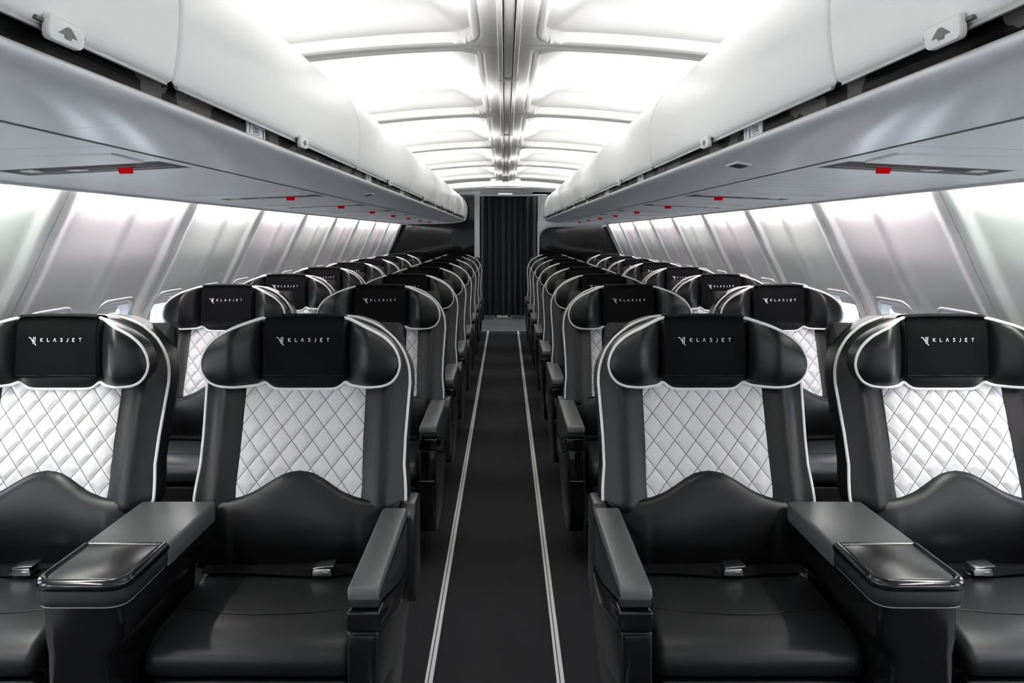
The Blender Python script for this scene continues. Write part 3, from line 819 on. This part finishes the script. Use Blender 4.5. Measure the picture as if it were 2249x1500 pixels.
def cover():
    hw = 0.120
    path = []
    for k in range(15):
        z = 0.978+(1.158-0.978)*k/14; path.append(('f', z))
    top = [(0.016, 1.1625), (0.024, 1.1665), (0.044, 1.168), (0.068, 1.164), (0.084, 1.156), (0.095, 1.13), (0.100, 1.10)]
    nx = 25; n = len(path)+len(top)
    def fr(i, j):
        x = (j/(nx-1)*2-1)*hw
        if i < len(path):
            z = path[i][1]; y = HF(x*0.85, z)-0.0055-0.004*sm(1.06, 0.978, z)
            return (x*(1.0+0.012*sm(1.1, 0.98, z)), y+0.0012*math.sin(x*60+z*20), z+0.002*math.sin(x*25)*(1 if i == 0 else 0))
        y, z = top[i-len(path)]; return (x, y, z-0.004*(abs(x)/hw)**3)
    V, F = grid(n, nx, fr)
    def bk(i, j):
        p = fr(i, j)
        if i < len(path): return (p[0], p[1]+0.0035, p[2])
        q = (i-len(path))/(len(top)-1); return (p[0], p[1]+0.0035*(1-2*q), p[2]-0.003*(1-abs(2*q-1)))
    return slab(n, nx, fr, bk)
def hem():
    hw = 0.120; P = []
    for k in range(21):
        x = (k/20*2-1)*hw*1.01; z = 0.9785; P.append((x, HF(x*0.85, z)-0.0105, z+0.006))
    return tube(P, 0.0009, 5)
LOGO_Z = 1.0913
def logo():
    f = lambda u, v, w_: (u, HF(u*0.85, LOGO_Z+v)-0.0055-0.0014-w_, LOGO_Z+v)
    cv = lambda zx, zy: ((zx/14.06-71)/722, 1.407-(zy/14.06+204)/722-LOGO_Z)
    sg = poly_segs([cv(*q) for q in ((185, 262), (225, 268), (255, 300), (300, 385), (318, 340), (328, 255))])
    sg += poly_segs([cv(*q) for q in ((328, 255), (322, 350), (320, 450))])
    sg += poly_segs([cv(*q) for q in ((380, 252), (370, 350), (364, 440), (380, 480), (402, 495))])
    th = 0.0021
    V, F = strokes(sg, th, 0.0007, f)
    L = {'K': [[(0, 0), (0, 1)], [(0.75, 1), (0, 0.5), (0.8, 0)]], 'L': [[(0, 1), (0, 0), (0.75, 0.05)]], 'A': [[(-0.05, 0), (0.4, 1), (0.85, 0)]],
         'S': [[(0.72, 0.92), (0.3, 1.0), (0.05, 0.78), (0.35, 0.52), (0.7, 0.32), (0.5, 0.02), (0.0, 0.06)]], 'J': [[(0.5, 1), (0.45, 0.2), (0.1, -0.12)]],
         'E': [[(0.7, 1), (0.05, 1), (0, 0), (0.7, 0)], [(0.02, 0.5), (0.6, 0.5)]], 'T': [[(0, 1), (0.85, 1)], [(0.42, 1), (0.42, 0)]]}
    xs_ = [-0.0446, -0.0244, -0.0057, 0.0150, 0.0335, 0.0512, 0.0706]
    sg = []
    for ch, xx_ in zip('KLASJET', xs_):
        for st in L[ch]: sg += poly_segs([(xx_+p*0.0080, -0.0048+q*0.0097) for p, q in st])
    V2, F2 = strokes(sg, 0.00165, 0.0007, f)
    n = len(V); return [tuple(v) for v in V]+[tuple(v) for v in V2], F+[tuple(i+n for i in q) for q in F2]
# cushion
CW = 0.247
def cush():
    P = [(0.03, 0.455), (-0.10, 0.457), (-0.25, 0.458), (-0.36, 0.456), (-0.42, 0.452), (-0.465, 0.440), (-0.492, 0.420), (-0.500, 0.395), (-0.494, 0.370), (-0.475, 0.360), (-0.30, 0.355), (0.03, 0.355)]
    P = [(v.x, v.y) for v in catmull([(a, b, 0) for a, b in P[:10]], 4)]+P[10:]
    P = round_poly(P, 0, 1)
    return loft(P, -CW, CW, 0.028, 5, lambda a, b, t: (t, a, b))
def seam_c():
    P = []
    for k in range(31):
        x = (k/30*2-1)*(CW-0.012); y = -0.330-0.045*(1-(x/CW)**2); P.append((x, y, 0.4565))
    return tube(P, 0.0022, 6)
def legrest():
    P = round_poly([(-0.475, 0.345), (-0.44, 0.35), (-0.42, 0.10), (-0.465, 0.10)], 0.012, 3)
    V, F = loft(P, -0.235, 0.235, 0.012, 3, lambda a, b, t: (t, a, b)); return V, F
def base():
    g = G(); g.box(-0.235, 0.235, -0.43, 0.05, 0.26, 0.352, 0.01)
    g.box(-0.20, -0.16, -0.36, -0.02, 0.03, 0.27, 0.006); g.box(0.16, 0.20, -0.36, -0.02, 0.03, 0.27, 0.006)
    g.box(-0.21, 0.21, -0.40, -0.36, 0.0, 0.04, 0.005); g.box(-0.21, 0.21, -0.04, 0.0, 0.0, 0.04, 0.005)
    return g.V, g.F
def shell():
    g = G()
    # hard back shell behind the cushions
    P = [(yb(0.30)+0.10, 0.30), (yb(1.08)+0.085, 1.08), (yb(1.13)+0.10, 1.13), (yb(1.08)+0.135, 1.08), (yb(0.7)+0.165, 0.7), (yb(0.30)+0.15, 0.30)]
    V, F = loft(round_poly(P, 0.01, 2), -0.285, 0.285, 0.03, 4, lambda a, b, t: (t, a, b)); g.add(V, F)
    return g.V, g.F
def strap(bx=0.1):
    g = G()
    for (x0, x1, y0, y1) in ((-0.243, bx-0.035, -0.135, -0.158), (bx+0.018, 0.243, -0.158, -0.13)):
        n = 10; P = []
        V = []
        for k in range(n+1):
            q = k/n; x = x0+(x1-x0)*q; y = y0+(y1-y0)*q; z = 0.462+0.004*math.sin(q*PI)
            V += [(x, y-0.022, z), (x, y+0.022, z+0.003), (x, y+0.022, z+0.005), (x, y-0.022, z+0.002)]
        F = []
        for k in range(n):
            for i in range(4): F.append((k*4+i, k*4+(i+1) % 4, (k+1)*4+(i+1) % 4, (k+1)*4+i))
        F += [(0, 1, 2, 3), (n*4+3, n*4+2, n*4+1, n*4)]
        g.add(V, F)
    return g.V, g.F
def buckle(part, bx=0.1):
    cx_, cy_, cz_ = bx, -0.165, 0.468
    if part == 0:   # body
        P = round_poly([(-0.028, 0), (0.026, 0), (0.022, 0.021), (-0.024, 0.019), (-0.029, 0.012)], 0.003, 2)
        return loft(P, cy_-0.022, cy_+0.022, 0.002, 2, lambda a, b, t: (cx_+a, t, cz_+b))
    if part == 1:   # lid
        P = round_poly([(-0.027, 0.0195), (0.0, 0.0225), (0.031, 0.0255), (0.031, 0.0285), (-0.005, 0.0262), (-0.026, 0.0225)], 0.001, 1)
        return loft(P, cy_-0.0235, cy_+0.0235, 0.001, 2, lambda a, b, t: (cx_+a, t, cz_+b))
    g = G(); g.tube([(cx_-0.034, cy_-0.018, cz_+0.003), (cx_-0.040, cy_-0.010, cz_+0.003), (cx_-0.040, cy_+0.014, cz_+0.003), (cx_-0.034, cy_+0.020, cz_+0.003)], 0.0018, 6)
    g.box(cx_+0.000, cx_+0.016, cy_-0.0232, cy_-0.0215, cz_+0.006, cz_+0.012, 0.001)
    return g.V, g.F
# armrest: x offset direction s from seat centre; xi..xo = inner/outer
def arm(part, s, xi, xo):
    f = lambda a, b, t: (s*t, a, b)
    if part == 'lid':
        P = round_poly([(-0.635, 0.613), (-0.632, 0.640), (-0.14, 0.643), (-0.13, 0.60), (-0.135, 0.60), (-0.15, 0.612)], [0.003, 0.014, 0.02, 0, 0, 0.003], 4)
        return loft(P, xi, xo, 0.009, 4, f)
    if part == 'side':
        P = round_poly([(-0.628, 0.594), (-0.628, 0.611), (-0.15, 0.611), (-0.135, 0.52), (-0.16, 0.475), (-0.30, 0.50), (-0.58, 0.588)], [0.004, 0.002, 0.02, 0.01, 0.02, 0.05, 0.01], 4)
        return loft(P, xi+0.002, xo-0.001, 0.006, 3, f)
    if part == 'band':
        P = round_poly([(-0.638, 0.590), (-0.58, 0.584), (-0.30, 0.497), (-0.15, 0.472), (-0.12, 0.43), (-0.28, 0.435), (-0.60, 0.535), (-0.638, 0.548)], [0.006, 0.01, 0.05, 0.01, 0.01, 0.05, 0.01, 0.008], 4)
        return loft(P, xi, xo+0.003, 0.005, 3, f)
    if part == 'box':
        P = round_poly([(-0.632, 0.545), (-0.632, 0.415), (-0.62, 0.405), (-0.40, 0.34), (-0.30, 0.34), (-0.20, 0.43), (-0.28, 0.437), (-0.60, 0.533)], 0.006, 3)
        return loft(P, xi+0.001, xo-0.002, 0.005, 3, f)
    if part == 'door':
        g = G(); P = round_poly([(-0.637, 0.538), (-0.637, 0.418), (-0.630, 0.418), (-0.630, 0.538)], 0.002, 2)
        g.add(*loft(P, xi+0.006, xo-0.008, 0.003, 2, f)); return g.V, g.F
    if part == 'shell':
        P = round_poly([(-0.60, 0.42), (-0.20, 0.44), (-0.05, 0.46), (-0.02, 0.30), (-0.12, 0.12), (-0.28, 0.09), (-0.38, 0.12), (-0.53, 0.28)], [0.02, 0.01, 0.03, 0.05, 0.05, 0.04, 0.05, 0.08], 5)
        return loft(P, xi-0.005, xo-0.004, 0.014, 4, lambda a, b, t: (s*(t-0.02*(0.44-b)/0.35), a, b))
    if part == 'latch':
        g = G(); g.tube([(s*(xi+0.008), -0.640, 0.424), (s*(xi+0.012), -0.641, 0.4205), (s*(xo-0.014), -0.641, 0.4205), (s*(xo-0.009), -0.640, 0.424)], 0.0012, 6); return g.V, g.F
def hinge(s):
    g = G(); P = round_poly([(-0.11, 0.40), (-0.10, 0.60), (-0.06, 0.625), (0.06, 0.62), (0.08, 0.36), (-0.05, 0.33)], 0.02, 4)
    g.add(*loft(P, 0.304, 0.346, 0.008, 3, lambda a, b, t: (s*t, a, b))); return g.V, g.F

CACHE = {}
def cached(name, key, fn, m, ang=35):
    if key not in CACHE: CACHE[key] = mk_mesh(name, *fn(), m, ang)
    return CACHE[key]
def make_seat(kind, label, loc, group):
    s = {'aisle_left': 1, 'aisle_right': -1, 'window_left': -1, 'window_right': 1}[kind]
    t = thing('airplane_seat', label, 'seat', loc, group)
    P = lambda n, key, fn, m, par=t, ang=35: link(n, cached(n, key, fn, m, ang), par)
    b = P('backrest', 'back', back_mesh, M['leather'], ang=60)
    P('side_gusset', 'gusset', gusset, M['leather'], b, 80)
    P('piping', 'pb', pipe_back, M['pipe'], b, 80)
    P('quilted_panel', 'quilt', quilt, M['quilt'], t, 60)
    P('lumbar_cushion', 'lum', lum, M['leather'], t, 60)
    h = P('headrest', 'head', head, M['leather'], t, 70)
    P('piping', 'ph', pipe_head, M['pipe'], h, 80)
    c = P('headrest_cover', 'cover', cover, M['cloth'], t, 60)
    P('logo', 'logo', logo, M['lettering'], c)
    P('hem', 'hem', hem, M['leather'], c)
    q = P('seat_cushion', 'cush', cush, M['leather_seat_lit'], t, 50)
    P('seam', 'seam', seam_c, M['leather'], q, 80)
    P('leg_rest', 'legrest', legrest, M['leather'], t, 50)
    P('base', 'base', base, M['matteblack'])
    P('back_shell', 'shell', shell, M['matteblack'], t, 50)
    bx = {'aisle_left': 0.104, 'aisle_right': 0.030, 'window_left': 0.02, 'window_right': -0.014}[kind]
    sb = P('seat_belt', kind+'strap', lambda: strap(bx), M['cloth'])
    P('buckle', kind+'b0', lambda: buckle(0, bx), M['chrome'], sb)
    P('buckle_lid', kind+'b1', lambda: buckle(1, bx), M['chrome'], sb); P('buckle_ring', kind+'b2', lambda: buckle(2, bx), M['chrome'], sb)
    if kind.startswith('aisle'):
        xi, xo = (0.262, 0.333) if s > 0 else (0.280, 0.352)
    else: xi, xo = 0.252, 0.300
    K = kind
    a = P('armrest', K+'side', lambda: arm('side', s, xi, xo), M['leather_side'], t, 40)
    P('armrest_lid', K+'lid', lambda: arm('lid', s, xi, xo), M['leather_pad_lit'], a, 50)
    P('armrest_band', K+'band', lambda: arm('band', s, xi, xo), M['gloss'], a, 40)
    P('armrest_box', K+'box', lambda: arm('box', s, xi, xo), M['satin'], a, 40)
    P('armrest_hatch', K+'door', lambda: arm('door', s, xi, xo), M['gloss'], a, 40)
    P('hatch_pull', K+'latch', lambda: arm('latch', s, xi, xo), M['bar'], a, 60)
    if kind.startswith('aisle'):
        P('side_shell', K+'shell', lambda: arm('shell', s, xi, xo), M['satin'], t, 50)
        P('hinge_cover', K+'hinge', lambda: hinge(s), M['satin'], t, 50)
    return t
def copy_tree(o, parent=None):
    c = o.copy(); COL.objects.link(c)
    if parent: c.parent = parent
    for ch in list(o.children): copy_tree(ch, c)
    return c

# console between two seats
def con_outline(xi0, xi1, y0, y1, r): return round_poly([(xi0, y1), (xi0, y0), (xi1, y0), (xi1, y1)], [0.004, r, r, 0.004], 8)
def make_console(label, loc, group, s):
    t = thing('centre_console', label, 'console', loc, group)
    # padded lid
    g = G(); P = round_poly([(-0.106, 0.585), (-0.106, 0.643), (0.106, 0.643), (0.106, 0.585)], 0.008, 3)
    g.add(*loft(P, -0.400, -0.094, 0.006, 3, lambda a, b, tt: (a*(1+0.0*tt), tt, b))); g.build('console_lid', M['leather_pad_lit'], t, 50)
    def rings(L, m, name, par, caps=(True, True)):
        V = []; F = []; N = len(L[0])
        for q in L: V += q
        for k in range(len(L)-1):
            for i in range(N):
                j = (i+1) % N; F.append((k*N+i, k*N+j, (k+1)*N+j, (k+1)*N+i))
        if caps[0]: F.append(tuple(range(N-1, -1, -1)))
        if caps[1]: F.append(tuple((len(L)-1)*N+i for i in range(N)))
        return obj(name, V, F, m, par, ang=50)
    O = lambda d, z, r=0.055, back=-0.402: [(a, b, z) for a, b in con_outline(-0.108+d, 0.108-d, -0.628+d, back-max(0, d)*0.6, max(0.01, r-d))]
    rm = rings([O(0.004, 0.628), O(0, 0.634), O(0.001, 0.642), O(0.006, 0.648), O(0.012, 0.650), O(0.018, 0.649), O(0.021, 0.645), O(0.0215, 0.640)], M['gloss'], 'tray_rim', t)
    rings([O(0.0225, 0.640), O(0.0225, 0.6455), O(0.0235, 0.6462)], M['tray'], 'tray', t)
    rings([O(0.010, 0.590), O(0.005, 0.594), O(0.003, 0.61), O(0.004, 0.627)], M['leather_side'], 'apron', t)
    g = G(); g.tube([(a, b, 0.590) for a, b in con_outline(-0.099, 0.099, -0.619, -0.41, 0.045)], 0.0013, 6); g.build('apron_seam', M['bar'], t)
    # body
    B = lambda x, yf, z, r=0.03: [((a if z > 0.5 else a*(0.74 if a*s < 0 else 1.05)), b, z) for a, b in con_outline(-x, x, yf, -0.125, r)]
    rings([B(0.070, -0.50, 0.06), B(0.076, -0.56, 0.16), B(0.080, -0.598, 0.34), B(0.081, -0.603, 0.44), B(0.081, -0.604, 0.475), B(0.090, -0.605, 0.51), B(0.092, -0.607, 0.588)], M['gloss'], 'body', t)
    g = G(); g.box(-0.045, 0.045, -0.42, -0.15, 0.0, 0.07, 0.006); g.build('foot', M['matteblack'], t)
    return t

XS = {'aisle_left': -0.605, 'aisle_right': 0.603, 'window_left': -1.350, 'window_right': 1.334}
PROTO = {}
for k, rd in enumerate(ROWS):
    for kind in ('window_left', 'aisle_left', 'aisle_right', 'window_right'):
        ws, sd = kind.split('_')
        row = 'front row' if k == 0 else ('back row' if k == 7 else '%s row from front' % ORD[k])
        lb = 'black leather %s seat with white quilted back, %s side, %s' % (ws, sd, row)
        gr = 'black and white seats in rows'
        if kind not in PROTO: PROTO[kind] = make_seat(kind, lb, (XS[kind], rd, 0), gr)
        else:
            c = copy_tree(PROTO[kind]); c.location = (XS[kind], rd, 0); c['label'] = lb
    for s in (-1, 1):
        x = {-1: -0.935, 1: 0.917}[s]
        lb = 'black padded console with tray between the two %s seats, %s' % (SIDE[s], 'front row' if k == 0 else '%s row from front' % ORD[k])
        if k == 0: PROTO[s] = make_console(lb, (x, rd, 0), 'consoles between the seats', s)
        else:
            c = copy_tree(PROTO[s]); c.location = (x, rd, 0); c['label'] = lb
